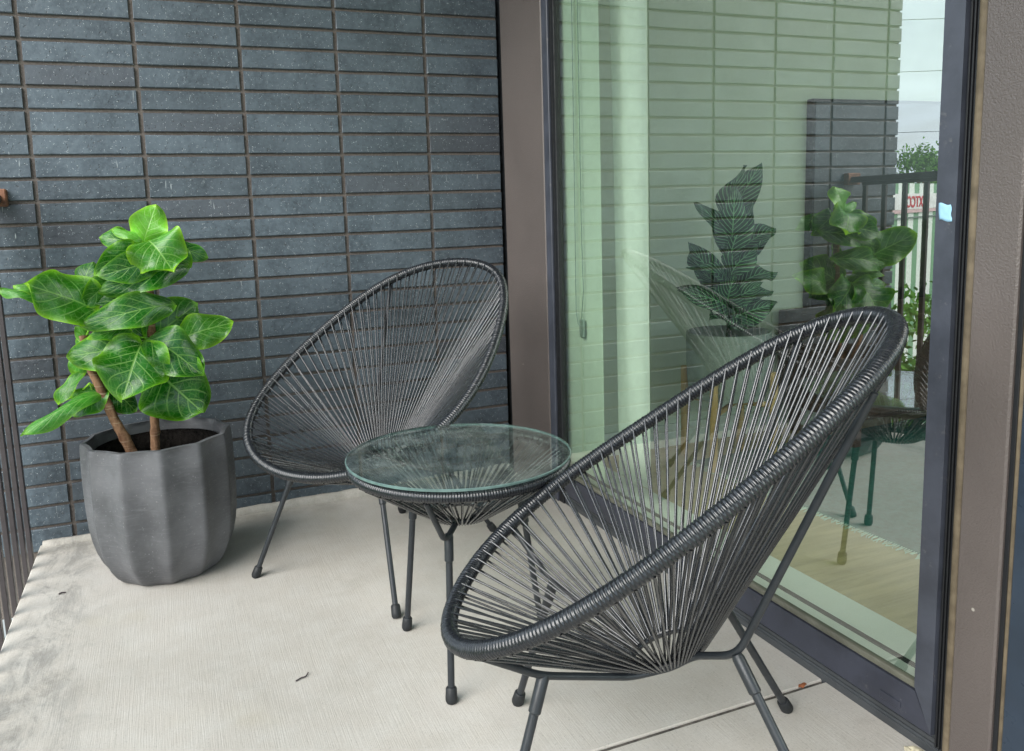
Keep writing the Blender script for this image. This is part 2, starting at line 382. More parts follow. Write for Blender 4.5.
# cement fillet along the brick wall
mb=MB(); n=60; vs=[];fs=[]
for i in range(n+1):
    x=-.09+i*(1.57/n); h=.014+.016*(x+.09)/1.6+random.uniform(-.002,.002); d=.026+random.uniform(-.003,.003)
    vs+=[(x,.004,-.01),(x,.004,h),(x,-d*.45,h*.86),(x,-d,.0008),(x,-d,-.01)]
for i in range(n):
    for k in range(4): fs.append((i*5+k,i*5+k+1,i*5+5+k+1,i*5+5+k))
mb.add(vs,fs)
fil=mb.build('cement_fillet',M['concrete'],None,True)
tag(fil,'pale rough cement strip along the foot of the dark brick wall','cement strip')

# ---- brick wall: every brick a small chamfered block over recessed mortar
B=.3048; H=.0661; Z0=1.575; E0,E1=-.383,1.487
mb=MB(); J=.0048
def brick(x0,x1,z0,z1,y0=0.,y1=.03):
    c=.0022; r=lambda s=.0007: random.uniform(-s,s)
    yo=y0+random.uniform(-.0012,.0012)
    nx=6 if x1-x0>.15 else 3
    # front face grid with slightly irregular arris
    xs=[x0+(x1-x0)*i/nx for i in range(nx+1)]
    lo=[(x, yo+c*.9, z0+r()) for x in xs]; hi=[(x, yo+c*.9, z1+r()) for x in xs]
    lo2=[(min(max(x,x0+c),x1-c), yo, z0+c+r(.0004)) for x in xs]; hi2=[(min(max(x,x0+c),x1-c), yo, z1-c+r(.0004)) for x in xs]
    lb=[(x,y1,z0) for x in xs]; hb=[(x,y1,z1) for x in xs]
    rows=[lb,lo,lo2,hi2,hi,hb]; vs=[p for rw in rows for p in rw]; m=nx+1; fs=[]
    for a in range(5):
        for i in range(nx): fs.append((a*m+i,a*m+i+1,(a+1)*m+i+1,(a+1)*m+i))
    # end caps
    fs.append((0,m,2*m,3*m,4*m,5*m)); fs.append(tuple(reversed((nx,m+nx,2*m+nx,3*m+nx,4*m+nx,5*m+nx))))
    mb.add(vs,fs)
for i in range(-18,24):
    z1=Z0-H*i-J; z0=Z0-H*(i+1)+J
    if i==23: z0=-.02
    xs=[E0]+[j*B for j in range(-1,5)]+[E1]
    for a,b in zip(xs,xs[1:]):
        x0=a+(0 if a==E0 else .0053); x1=b-(0 if b==E1 else .0053)
        brick(x0,x1,z0,z1)
    # return bricks of the wall end (facing -x)
    mb.bbox(E0-.0,E0+.05,.034,.20,z0,z1,.002)
bw=mb.build('brick_wall',M['brick'])
tag(bw,'blue-black stack-bonded brick wall behind the plant and the rear chair','brick wall')
m2=MB(); m2.box(E0+.006,E1,.0078,.199,-.22,2.78); m2.build('mortar',M['mortar'],bw)

# ---- ceiling slab over the balcony
mb=MB(); mb.box(-.30,1.62,-5.6,.2,2.79,3.0); struct(mb.build('ceiling',M['soffit']))


# ---- taupe metal panels of the window wall
def panel(y0,y1,label):
    mb=MB(); mb.bbox(1.492,1.56,y0,y1,.0,2.79,.003)
    return tag(mb.build('wall_panel',M['panel']),label,'wall panel')
panel(-.020,-.343,'taupe brown metal panel between brick wall and window')
p=panel(-1.9175,-1.846,'narrow taupe brown metal post right of the big window')
mb=MB(); mb.box(1.500,1.56,-.0195,.2,0,2.79); o=mb.build('shadow_gap',M['gasket'],p); 

# ---- the big window
win=empty('window',(0,0,0)); tag(win,'large black framed window with green tinted glass mirroring the balcony','window')
mb=MB(); mb.bbox(1.494,1.519,-.3435,-.384,.0,2.7,.002); mb.build('jamb',M['frame_lt'],win)
mb=MB(); mb.bbox(1.500,1.519,-.3845,-.4165,.0,2.7,.0015); mb.bbox(1.4985,1.50,-.398,-.402,.03,2.7,.0004); mb.build('jamb',M['gasket'],win)
# right stile, with mitred foot
mb=MB()
mb.add([(1.498,-1.772,.112),(1.498,-1.808,.040),(1.498,-1.808,2.7),(1.498,-1.772,2.66),
        (1.53,-1.772,.112),(1.53,-1.808,.040),(1.53,-1.808,2.7),(1.53,-1.772,2.66)],
       [(0,1,2,3),(7,6,5,4),(0,3,7,4),(1,5,6,2),(3,2,6,7),(0,4,5,1)])
mb.build('stile',M['frame_lt'],win)
mb=MB(); mb.box(1.512,1.56,-1.8085,-1.8295,.01,2.7); 
for y in (-1.8125,-1.8185,-1.8245): mb.bbox(1.503,1.515,y,y-.0028,.02,2.7,.0005)
mb.build('weather_strip',M['gasket'],win)
mb=MB(); 
vs=[];fs=[];n=70
for i in range(n+1):
    z=.005+i*2.7/n; o_=random.uniform(-.0012,.0012)
    vs+=[(1.50,-1.8297,z),(1.4965+o_,-1.834+o_,z),(1.4965+o_,-1.840,z),(1.502,-1.8455,z)]
for i in range(n):
    for k in range(3): fs.append((i*4+k,i*4+k+1,i*4+5+k,i*4+4+k))
mb.add(vs,fs); mb.build('sealant',M['seal'],win,True)
# bottom rail, mitred against the stile
mb=MB()
mb.add([(1.499,-.4167,.040),(1.499,-.4167,.104),(1.499,-1.7725,.104),(1.499,-1.8075,.040),
        (1.519,-.4167,.040),(1.519,-.4167,.104),(1.519,-1.7725,.104),(1.519,-1.8075,.040)],
       [(0,1,2,3),(7,6,5,4),(1,5,6,2),(0,3,7,4),(0,4,5,1),(2,6,7,3)])
mb.bbox(1.4972,1.499,-1.70,-1.745,.052,.066,.0006)
mb.build('bottom_rail',M['frame'],win)
mb=MB(); mb.bbox(1.503,1.519,-.4167,-1.7718,.1045,.117,.002); mb.build('glazing_bead',m_metal('olive_bead',(.13,.13,.10),.5),win)
mb=MB(); mb.bbox(1.524,1.534,-.4167,-1.7718,.128,.133,.001); mb.build('spacer_bar',M['gasket'],win)
mb=MB(); mb.bbox(1.498,1.56,-.385,-1.808,2.62,2.7,.002); mb.build('top_rail',M['frame'],win)
mb=MB(); mb.box(1.5125,1.5195,-.345,-1.8295,.02,.0395); mb.bbox(1.5065,1.5198,-.345,-1.93,-.01,.021,.002); mb.bbox(1.5045,1.5066,-.345,-1.93,.0125,.0165,.0006)
mb.bbox(1.5095,1.514,-.345,-1.8295,.0215,.030,.0008)
mb.build('sill_track',M['track'],win)
mb=MB(); mb.box(WX,WX+.0055,-.4166,-1.7718,.1172,2.62)
mb.mi=[0,1,1,1,1,1]   # face x0 is the outer, coated one
gl=mb.build('glass_pane',[M['pane'],M['pane_back']],win)
# painter's tape on the stile
mb=MB(); vs=[];fs=[]
for i in range(7):
    for k in range(7):
        u,v=i/6,k/6
        y=-1.7775-.0225*u-.002*(1-v)+.0012*math.sin(9*v+u*4)*u; z=.9285+.0265*v-.0035*u+.0012*math.sin(7*u)
        vs.append((1.4972-.0007*math.sin(5*u+3*v)**2-.0016*max(0,u+v-1.7),y,z))
for i in range(6):
    for k in range(6): fs.append((i*7+k,i*7+7+k,i*7+8+k,i*7+1+k))
mb.add(vs,fs); tp=mb.build('tape',M['tape'],None,True)
sm=tp.modifiers.new('s','SOLIDIFY'); sm.thickness=.0004
tag(tp,'small square of pale blue tape stuck on the window frame','tape')

# ---- next window at the right edge
w2=empty('window'); tag(w2,'dark blue framed window at the right edge beyond the taupe post','window')
mb=MB(); mb.bbox(1.498,1.56,-1.9178,-1.9255,0,2.7,.001); mb.build('weather_strip',M['gasket'],w2)
mb=MB(); mb.bbox(1.4965,1.56,-1.9257,-1.9345,0,2.7,.003); mb.build('sealant',M['seal'],w2)
mb=MB(); mb.bbox(1.494,1.56,-1.9347,-2.05,0,2.7,.002); mb.bbox(1.494,1.56,-3.9,-4.0,0,2.7,.002); mb.build('jamb',M['blue'],w2)
mb=MB(); mb.bbox(1.496,1.56,-2.05,-3.9,0,.115,.002); mb.bbox(1.496,1.56,-2.05,-3.9,2.6,2.7,.002); mb.build('bottom_rail',M['blue'],w2)
mb=MB(); mb.box(WX,WX+.0055,-2.05,-3.9,.115,2.6); mb.mi=[0,1,1,1,1,1]; mb.build('glass_pane',[M['pane'],M['pane_back']],w2)
mb=MB(); mb.box(1.494,1.60,-4.0,-5.0,-.2,2.79); mb.box(1.494,1.60,-5,.2,2.701,2.789)
tag(mb.build('facade_wall',M['panel']),'taupe metal clad wall above and beyond the windows','wall')

# ---- room behind the glass
mb=MB(); mb.box(1.5202,6.2,-6.,-.1301,-.15,.040); struct(mb.build('room_floor',M['oak']))
mb=MB(); mb.box(1.561,6.2,-.13,-.03,-.15,2.76); struct(mb.build('room_wall',M['cream']))
mb=MB(); mb.box(6.2,6.3,-6,-.03,-.15,.7); mb.box(6.2,6.3,-1.2,-.03,.7,2.76); mb.box(6.2,6.3,-6,-5.6,.7,2.76); struct(mb.build('room_wall',M['cream']))

mb=MB(); mb.box(1.601,6.3,-6,-.03,2.70,2.785); struct(mb.build('room_ceiling',M['white']))
mb=MB(); mb.bbox(1.66,6.2,-.131,-.145,.0405,.13,.002); tag(mb.build('baseboard',M['white']),'white baseboard along the foot of the room wall','baseboard')
mb=MB(); mb.bbox(1.5195,1.745,-.15,-3.9,.0405,.052,.002); tag(mb.build('floor_sill',M['white']),'wide white floor sill just inside the big window','sill')
# rug with a fringed edge
rug=empty('rug',(2.06,-.36,.041),math.radians(2.5)); tag(rug,'grey blue rug with a frayed edge on the room floor','rug')
mb=MB(); mb.bbox(.0,2.2,-3.2,0,0,.010,.003); mb.build('pile',M['rug'],rug)
mb=MB()
for i in range(420):
    y=-3.2*(i+.5)/420; l=random.uniform(.012,.03); mb.tube([(.004,y,.006),(-l*.6,y+random.uniform(-.004,.004),.004),(-l,y+random.uniform(-.007,.007),.0015)],.0016,3)
mb.build('fringe',m_simple('pale_fringe',(.45,.58,.5),.9),rug)
# curtain and blind by the left side of the window
def curtain(name,x,y0,y1,z0,z1,folds,amp,mat,lean=0):
    mb=MB(); nu,nv=90,24; vs=[];fs=[]
    for i in range(nu+1):
        for k in range(nv+1):
            u=i/nu; v=k/nv; z=z0+(z1-z0)*v
            y=y0+(y1-y0)*u - lean*(1-v)*(1-u)
            xx=x+amp*math.sin(folds*2*PI*u+.6*math.sin(4*v))*(.6+.4*(1-v))+.3*amp*math.sin(folds*5.3*u+2*v)
            vs.append((xx,y,z))
    for i in range(nu):
        for k in range(nv): fs.append((i*(nv+1)+k,(i+1)*(nv+1)+k,(i+1)*(nv+1)+k+1,i*(nv+1)+k+1))
    mb.add(vs,fs); o=mb.build(name,mat,None,True); sm=o.modifiers.new('s','SOLIDIFY'); sm.thickness=.0012; return o
c=curtain('curtain',1.62,-.524,-.754,.13,2.66,1.6,.005,M['curtain'],.05)
tag(c,'white sheer curtain hanging inside the glass left of the indoor plant','curtain')
c=curtain('curtain',1.536,-.3445,-.628,.06,2.66,1.,.001,M['blind'])
tag(c,'pale green flat fabric blind in the left corner of the window','blind')
ch=empty('blind_chain',(1.524,-.515,.60)); tag(ch,'thin looped pull cord with clear clip hanging before the blind','pull cord')
mb=MB()
pts=[(0,.025,2.05),(0,.022,.9),(.0,.028,.25),(0,.03,.05),(0,.018,.012),(0,.0,.005)]
mb.tube(pts,.0016,6); mb.tube([(0,-.008,2.05),(0,-.014,.9),(0,-.014,.3),(0,-.020,.12),(0,-.006,.04),(0,-.002,.0)],.0016,6); mb.build('cord',M['chrome'],ch)
mb=MB(); mb.bbox(-.004,.006,-.022,.006,-.028,.03,.004); mb.bbox(-.007,-.0035,-.016,0.,-.012,.012,.002); mb.build('clip',M['chrome'],ch)
# television and low console on the room's side wall
tv=empty('television',(2.76,-.135,.95)); tag(tv,'flat black television screen on the pale room wall','television')
mb=MB(); mb.bbox(0,1.25,-.035,.003,-.425,.42,.004); mb.build('housing',M['gasket'],tv)
mb=MB(); mb.bbox(.012,1.238,-.0365,-.0352,-.41,.408,.0004); mb.build('screen',M['screen'],tv)
cs=empty('console',(2.62,-.34,.0405)); tag(cs,'low dark walnut console under the television','console')
mb=MB(); mb.bbox(0,1.7,-.2,.19,.12,.50,.004); mb.build('cabinet',M['dwood'],cs)
for k in range(3):
    mb=MB(); mb.bbox(.02+.56*k,.56+.56*k,-.216,-.201,.14,.48,.003); d=mb.build('door',M['dwood'],cs)
    mb=MB(); mb.bbox(.06+.56*k,.075+.56*k,-.230,-.2165,.26,.36,.003); mb.build('handle',M['rod'],d)
for x in (.05,1.62):
    for y in (-.17,.14):
        mb=MB(); mb.bbox(x,x+.035,y,y+.035,0,.1195,.002); mb.build('leg',M['dwood'],cs)
# indoor planter on a wooden stand
st=empty('plant_stand',(2.19,-.385,.0405)); tag(st,'pale pine plant stand with four legs under the grey indoor planter','plant stand')
for a in (35,125,215,305):
    a=math.radians(a); x,y=.162*math.cos(a),.162*math.sin(a)
    mb=MB(); mb.tube([(x,y,0),(x,y,.34)],.014,10); mb.build('leg',M['pine'],st,True,40)
for a in (35,125):
    a=math.radians(a); x,y=.15*math.cos(a),.15*math.sin(a)
    mb=MB(); mb.tube([(x,y,.20 if a<1 else .223),(-x,-y,.20 if a<1 else .223)],.010,8); mb.build('crossbar',M['pine'],st,True,40)
ip=empty('planter',(2.19,-.385,.0405+.237)); tag(ip,'grey green round planter standing on the pine stand indoors','planter')
mb=MB(); mb.lathe([(.10,0),(.128,.006),(.142,.05),(.1475,.14),(.148,.240),(.143,.243),(.140,.240),(.139,.20)],40); mb.build('shell',M['ipot'],ip,True,40)
mb=MB(); mb.lathe([(.139,.195),(.1,.206),(.0,.208)],30); mb.build('soil',M['soil'],ip,True)

# ================================================================== LEAVES AND PLANTS
def leaf_mesh(Bp,Tp,w,roll,cup,view,shape='broad',nu=8,nv=14,wave=None):
    """curved blade from base Bp to tip Tp, width w; 'view' = rough facing direction"""
    Bp=Vector(Bp);Tp=Vector(Tp);d=Tp-Bp;L=d.length;d.normalize()
    n=Vector(view); n=(n-d*n.dot(d)).normalized(); s=d.cross(n)
    R=Matrix.Rotation(roll,3,d); n=R@n; s=R@s
    ph=random.uniform(0,6); wv=wave if wave is not None else random.uniform(.12,.21)
    vs=[];uv=[];fs=[]
    bow=random.uniform(.12,.26)
    for k in range(nv+1):
        t=k/nv
        if shape=='broad': prof=(math.sin(PI*min(1,t**.9))**.60)*(1+.05*math.sin(11*t+ph)) if 0<t<1 else .0
        else: prof=math.sin(PI*t**.75)**.8 if 0<t<1 else 0.
        if k==0: prof=.10
        if k==nv: prof=.02
        hw=w/2*prof
        c=Bp+d*(L*(t-.02*math.sin(PI*t)))+n*(bow*L*math.sin(PI*t**.8))
        for i in range(nu+1):
            u=i/nu*2-1
            z=-cup*w*(abs(u)**1.6)*.9*prof + .11*w*abs(u)*prof + .05*w*prof*(1-abs(u)) *-1 + wv*w*math.sin(9*t+ph+(1.2 if u>0 else 0))*u*u
            p=c+s*(u*hw*(1-.25*cup*abs(u)))+n*z
            if shape=='broad' and k<3: p-=d*(abs(u)*hw*.35*(3-k)/3)      # heart-shaped shoulders
            vs.append(p); uv.append(((u+1)/2,t))
    for k in range(nv):
        for i in range(nu): fs.append((k*(nu+1)+i,k*(nu+1)+i+1,(k+1)*(nu+1)+i+1,(k+1)*(nu+1)+i))
    return vs,fs,uv,c

plant=empty('fiddle_leaf_fig',(.25,-.345,.33)); tag(plant,'green artificial fig with broad glossy leaves and two brown stems in the fluted pot','plant')
off=Vector((.25,-.345,.33))
def wob(pts,r0,r1,name='stem'):
    # smooth wobbly stem with nodes
    P=[Vector(p)-off for p in pts]; Q=[]
    for a,b in zip(P,P[1:]):
        for k in range(10): Q.append(a.lerp(b,k/10)+Vector((random.uniform(-.0009,.0009),random.uniform(-.0009,.0009),0)))
    Q.append(P[-1]); n=len(Q)
    mb=MB(); mb.tube(Q,lambda i:(r0+(r1-r0)*i/(n-1))*(1+(.16 if i%9==4 else 0)+random.uniform(-.03,.03)),12); mb.build(name,M['bark'],plant,True)
wob([(.220,-.350,.30),(.201,-.350,.361),(.165,-.345,.457),(.122,-.34,.60),(.115,-.34,.68)],.0150,.010)
wob([(.262,-.340,.30),(.266,-.340,.358),(.274,-.335,.486),(.283,-.335,.66),(.291,-.335,.80),(.297,-.34,.93)],.0130,.010)
nL=0
for (bx,by,bz,tx,ty,tz,w,roll,cup,tone) in LEAVES:
    mb=MB(); view=(random.uniform(-.4,.4),-.85,.45+random.uniform(-.1,.15))
    dv=Vector((tx-bx,ty-by,tz-bz))*.10
    vs,fs,uv,_=leaf_mesh((bx-off.x-dv.x,by-off.y-dv.y,bz-off.z-dv.z),(tx-off.x+dv.x,ty-off.y+dv.y,tz-off.z+dv.z),w*1.20,roll,cup,view)
    mb.add(vs,fs,uv)
    lf=mb.build('leaf',M['leafB'] if tone>.75 else M['leafA'],plant,True)
    sm=lf.modifiers.new('s','SUBSURF'); sm.levels=1; sm.render_levels=1
    # petiole towards the nearest stem
    zz=min(max(bz-.03,.55),.91); stem=Vector((.118,-.34,min(zz,.67))) if bx<.19 and bz<.75 else Vector((.29,-.336,zz))
    if bx<.19 and bz>=.75: stem=Vector((.285,-.336,.84))
    a=Vector((bx,by,bz))-off; b=stem-off; m_=(a+b)/2+Vector((0,.012,-.012))
    mb=MB(); mb.tube([a,a.lerp(m_,.5),m_,m_.lerp(b,.6),b],.0022,6); mb.build('petiole',M['leafB'],lf)
    nL+=1

# indoor plant with herringbone veins
def m_zebra():
    t=NT('zebra_leaf'); uv=t.sep(t.coord('UV'))
    a=t.math('ABSOLUTE',t.math('MULTIPLY_ADD',uv[0],2,-1)); v=uv[1]
    fr=t.math('ABSOLUTE',t.math('SUBTRACT',t.math('FRACT',t.math('SUBTRACT',t.math('MULTIPLY',v,11),t.math('MULTIPLY',a,3.2))),.5))
    vein=t.math('MAXIMUM',t.ramp(a,.02,.06,1,0),t.ramp(fr,.06,.14,1,0))
    col=t.mix(vein,(.008,.045,.018),(.22,.46,.24)); return t.set(col,.4,0)
M['zebra']=m_zebra()
zp=empty('zebra_plant',(2.19,-.385,.48)); tag(zp,'indoor plant with dark leaves and pale herringbone veins in the grey planter','plant')
mb=MB(); mb.tube([(0,0,0),(.01,0,.2),(-.005,.0,.42)],lambda i:.010-.002*i,8); mb.build('stem',M['leafC'],zp,True)
zl=[((0,0,.42),(.12,-.02,.63),.11),((0,0,.38),(.02,-.05,.62),.10),((0,0,.34),(-.14,0,.50),.09),((.01,-.01,.30),(.17,-.04,.40),.12),
    ((0,-.01,.28),(.03,-.1,.50),.12),((0,0,.22),(-.19,-.03,.33),.11),((0,-.01,.2),(.06,-.12,.36),.12),((0,0,.16),(.20,-.02,.24),.10),
    ((0,-.01,.14),(-.07,-.12,.26),.11),((0,0,.1),(-.22,0,.20),.10),((0,-.01,.08),(.13,-.1,.14),.11),((0,0,.3),(.10,.1,.50),.1),
    ((0,0,.2),(-.1,.1,.36),.1),((0,0,.12),(.1,.12,.22),.1),((0,0,.05),(-.15,-.09,.10),.10),((0,0,.06),(.19,.05,.12),.1),((0,-.01,.35),(-.05,-.09,.55),.1)]
zl+=[((0,0,.1+.02*k),(.2*math.cos(k*2.4),.16*math.sin(k*2.4),.17+.028*k),.085) for k in range(5)]
for b,t_,w in zl:

    mb=MB(); vs,fs,uv,_=leaf_mesh(b,t_,w,random.uniform(-.3,.3),.12,(-.8+random.uniform(-.7,.7),-.5+random.uniform(-.4,.4),.5+random.uniform(-.3,.4)),'lance'); mb.add(vs,fs,uv); mb.build('leaf',M['zebra'],zp,True)

# ---- fluted grey pot
POT=Vector((.274,-.345,0))
pot=empty('plant_pot',POT); tag(pot,'large grey fluted pot with faceted rim holding the fig','pot')
prof=[(.105,.0),(.124,.0),(.136,.006),(.152,.022),(.166,.045),(.178,.075),(.1865,.11),(.192,.15),(.1945,.20),(.1955,.26),(.195,.32),(.1935,.370),(.192,.384),(.189,.389),
      (.178,.390),(.174,.387),(.172,.375),(.168,.34)]
seg=180; mb=MB(); vs=[];fs=[]; th0=math.radians(-90-22+ -6)
for q,(r,z) in enumerate(prof):
    fl=.088 if q<13 else (.058 if q<15 else (.018 if q<17 else 0))
    if q<3: fl*=.6
    for k in range(seg):
        a=2*PI*k/seg; s_=math.sqrt(math.sin(6*(a-th0))**2+.03)-.08
        rr_=1.025*r*(1+.008-fl*(s_**.85))
        vs.append((rr_*math.cos(a),rr_*math.sin(a),z))
for i in range(len(prof)-1):
    for k in range(seg):
        l=(k+1)%seg; fs.append((i*seg+k,i*seg+l,(i+1)*seg+l,(i+1)*seg+k))
fs.append(tuple(range(seg-1,-1,-1)))
mb.add(vs,fs); mb.build('shell',M['pot'],pot,True,62)
mb=MB(); mb.v=[];mb.lathe([(.1695,.342),(.166,.36),(.165,.30),(.160,.22)],60); mb.f=mb.f[:-2]; mb.mi=mb.mi[:-2]; mb.build('liner',M['soil'],pot,True)
mb=MB(); mb.lathe([(.163,.285),(.12,.298),(.06,.303),(0,.304)],48); mb.build('soil',M['soil'],pot,True)

# ================================================================== CHAIRS AND TABLE
def perp(v,t): return (v-t*v.dot(t)).normalized()
def resample(P,n):
    """closed loop P -> n points equally spaced"""
    m=len(P); seg=[(P[(i+1)%m]-P[i]).length for i in range(m)]; tot=sum(seg); out=[]; i=0; acc=0
    for k in range(n):
        s_=tot*k/n
        while acc+seg[i]<s_: acc+=seg[i]; i+=1
        out.append(P[i].lerp(P[(i+1)%m],(s_-acc)/seg[i]))
    return out,tot
def wrap_tube(P,r0,amp,coils,seg=12,per=5):
    """cord-wrapped tube: radius swells once per coil"""
    n=coils*per; Q,_=resample(P,n); mb=MB()
    prof=[math.sqrt(max(0,1-((k+.5)/per*2-1)**2)) for k in range(per)]
    jit=[random.uniform(-.0003,.0003) for _ in range(coils)]
    mb.tube(Q,lambda i:r0+amp*prof[i%per]+jit[i//per],seg,closed=True); return mb
def web(rim,ring,upf,r_out,r_in,cr,mb,n,shift=.35):
    """cords from the rim (over and under) to the small ring"""
    R,_=resample(rim,n*4); m=len(R); K=len(ring)
    c0=sum(ring,Vector())/K
    for k in range(n):
        i=k*4; p=R[i]; t=(R[(i+1)%m]-R[i-1]).normalized()
        f=k/n
        for sgn in (1,-1):
            g=(f+ (shift/n if sgn>0 else -shift/n))%1.; x=g*K; a=int(x)%K; q=ring[a].lerp(ring[(a+1)%K],x-int(x))
            d=(q-p); nrm=perp(upf,t); nn=perp(nrm,d.normalized())
            s_=p+nn*(r_out*sgn)+t*(random.uniform(-.0012,.0012)); e=q+nn*(r_in*sgn)*.9
            mid=s_.lerp(e,.5)+Vector((0,0,-random.uniform(.0,.003)))
            mb.tube([s_,mid,e],cr,6,caps=False)
        continue
        d=(c0-p).normalized(); a1=perp(d,t); a2=t.cross(a1)
        lp=[p+(a1*math.cos(w)+a2*math.sin(w))*(r_out-.0014)+t*random.uniform(-.0003,.0003) for w in [2*PI*j/14 for j in range(14)]]
        mb.tube(lp,cr*.95,5,closed=True)

RP=dict(a=.4291706,b=.30954,k=.181995,k2=.155034,k3=-.0823155,a2=.008308,q=.0012124,q3=.0016969,q4=-.00148613,a3=.00121105)
def rim_pts(tau,zc,dy,sc,n=360):
    out=[]
    for i in range(n):
        t=2*PI*i/n; c,s=math.cos(t),math.sin(t)
        yy=sc*RP['a']*c+RP['a2']*s*s+RP['a3']*s*s*c; nn=RP['q']*math.cos(2*t)+RP['q3']*math.cos(3*t)+RP['q4']*math.cos(4*t)
        out.append(Vector((sc*RP['b']*s*(1+RP['k']*c+RP['k2']*c*c+RP['k3']*c**3), yy*math.cos(tau)+nn*math.sin(tau)+dy, zc-yy*math.sin(tau)+nn*math.cos(tau))))
    return out
def leg(top,foot,parent,r=.0071):
    top=Vector(top);foot=Vector(foot); d=(foot-top).normalized()
    mb=MB(); mb.tube([top,foot-d*.012],r,14); lg=mb.build('leg',M['rod'],parent,True,40)
    mb=MB(); mb.tube([top-d*.004,top+d*.002,top+d*.050,top+d*.052],lambda i:(r+.0005,r+.0022,r+.0022,r+.0003)[i],16); mb.build('sleeve',M['rod'],lg,True,40)
    mb=MB(); c=foot-d*.012
    z=.0
    P=[foot-d*.033,foot-d*.030,foot-d*.012,foot-d*.006,Vector((foot.x,foot.y,.0005))+d*.0]
    mb.tube(P,lambda i:(.0088,.0112,.0122,.0122,.0096)[i],16); mb.build('foot_cap',M['rubber'],lg,True,50)
def smoothpath(P,n=6):
    """Catmull-Rom through P"""
    P=[Vector(p) for p in P]; Q=[P[0]+(P[0]-P[1])]+P+[P[-1]+(P[-1]-P[-2])]; out=[]
    for i in range(1,len(Q)-2):
        for k in range(n):
            t=k/n; a,b,c,d=Q[i-1:i+3]
            out.append(.5*((2*b)+(-a+c)*t+(2*a-5*b+4*c-d)*t*t+(-a+3*b-3*c+d)*t**3))
    out.append(P[-1]); return out
def roundcorner(P,r=.02,n=5):
    P=[Vector(p) for p in P]; out=[P[0]]
    for i in range(1,len(P)-1):
        a,b,c=P[i-1],P[i],P[i+1]; l=min(r,(a-b).length*.45,(c-b).length*.45)
        s_=b+(a-b).normalized()*l; e=b+(c-b).normalized()*l
        for k in range(n+1):
            t=k/n; out.append(s_.lerp(b,t).lerp(b.lerp(e,t),t))
    out.append(P[-1]); return out
def chair(loc,w,tau,zc,dy,sc,label,rear=(.2632,-.2325)):
    root=empty('lounge_chair',(loc[0],loc[1],0),w-PI/2)     # local +y = where the sitter faces
    tag(root,label,'chair','black string lounge chairs on the balcony')
    rim=rim_pts(tau,zc,dy,sc)
    up=Vector((0,math.sin(tau),math.cos(tau)))
    wrap_tube(rim,.0108,.0027,384,12,6).build('rim',M['rimc'],root,True)
    rc=Vector((0,.018,.268)); e1=Vector((1,0,0)); e2=Vector((0,math.cos(.38),-math.sin(.38)))
    ring=[rc+e2*(.062*math.cos(2*PI*i/48))+e1*(.050*math.sin(2*PI*i/48)) for i in range(48)]
    mb=wrap_tube(ring,.0055,.0018,56,8,3); mb.build('seat_ring',M['rimc'],root,True)
    mb=MB(); web(rim,ring,up,.0122,.0078,.0021,mb,84); mb.build('cord_webbing',M['cord'],root,True)
    for sx in (1,-1):
        f=rim[40 if sx>0 else 320]; b=rim[139 if sx>0 else 221]
        P=[f-up*.013,(sx*.150,.209,.303),(sx*.060,.078,.252),(sx*.050,.040,.257),(sx*.0535,.014,.268),(sx*.048,-.018,.284),(sx*.102,-.073,.318),b-up*.016]
        mb=MB(); mb.tube(roundcorner(P,.028,6),.0057,12); mb.build('support_rod',M['rod'],root,True,40)
        leg((sx*.1475,.206,.300),(sx*.2447,.2888,0),root)
        leg((sx*.1035,-.0735,.316),(sx*rear[0],rear[1],0),root)
    return root
chair((1.04206,-1.71789),2.632216,.620576,.562354,.033472,.938093,'black string lounge chair nearest the viewer, in front of the window')
chair((.868239,-.556438),-2.497677,.549468,.580392,-.033472,1.061907,'black string lounge chair by the brick wall behind the glass table',(.176,-.29))

# ---- glass side table
T=(.883,-1.148)
tb=empty('side_table',(*T,0)); tag(tb,'round glass topped table with black cord rim between the two chairs','table')
rim=[Vector((.226*math.cos(2*PI*i/240),.226*math.sin(2*PI*i/240),.4435)) for i in range(240)]
wrap_tube(rim,.0104,.0024,262,12,6).build('rim',M['rimc'],tb,True)
ring=[Vector((.056*math.cos(2*PI*i/48),.056*math.sin(2*PI*i/48),.328)) for i in range(48)]
wrap_tube(ring,.0052,.0018,54,8,3).build('lower_ring',M['rimc'],tb,True)
mb=MB(); web(rim,ring,Vector((0,0,1)),.0122,.0075,.0021,mb,60,.0); mb.build('cord_webbing',M['cord'],tb,True)
mb=MB(); mb.lathe([(0,.4575),(.2375,.4575),(.2400,.4588),(.2400,.4622),(.2375,.4635),(0,.4635)],120)
nf=len(mb.f)
mb.mi=[1 if 120<=i<480 else 0 for i in range(nf)]
tt=mb.build('glass_top',[M['tglass'],M['tedge']],tb)
for a in (120,240,357):
    a0=math.radians(a); ca,sa=math.cos(a0),math.sin(a0)
    P=lambda r,z,da=0: (r*math.cos(a0+math.radians(da)),r*math.sin(a0+math.radians(da)),z)
    mb=MB(); mb.tube(roundcorner([P(.224,.431,-6),P(.166,.338,-2),P(.148,.333,0),P(.058,.331,2)],.016,5),.0062,12); mb.build('bracket',M['rod'],tb,True,40)
    leg(P(.140,.333,0),P(.184,0,0),tb)

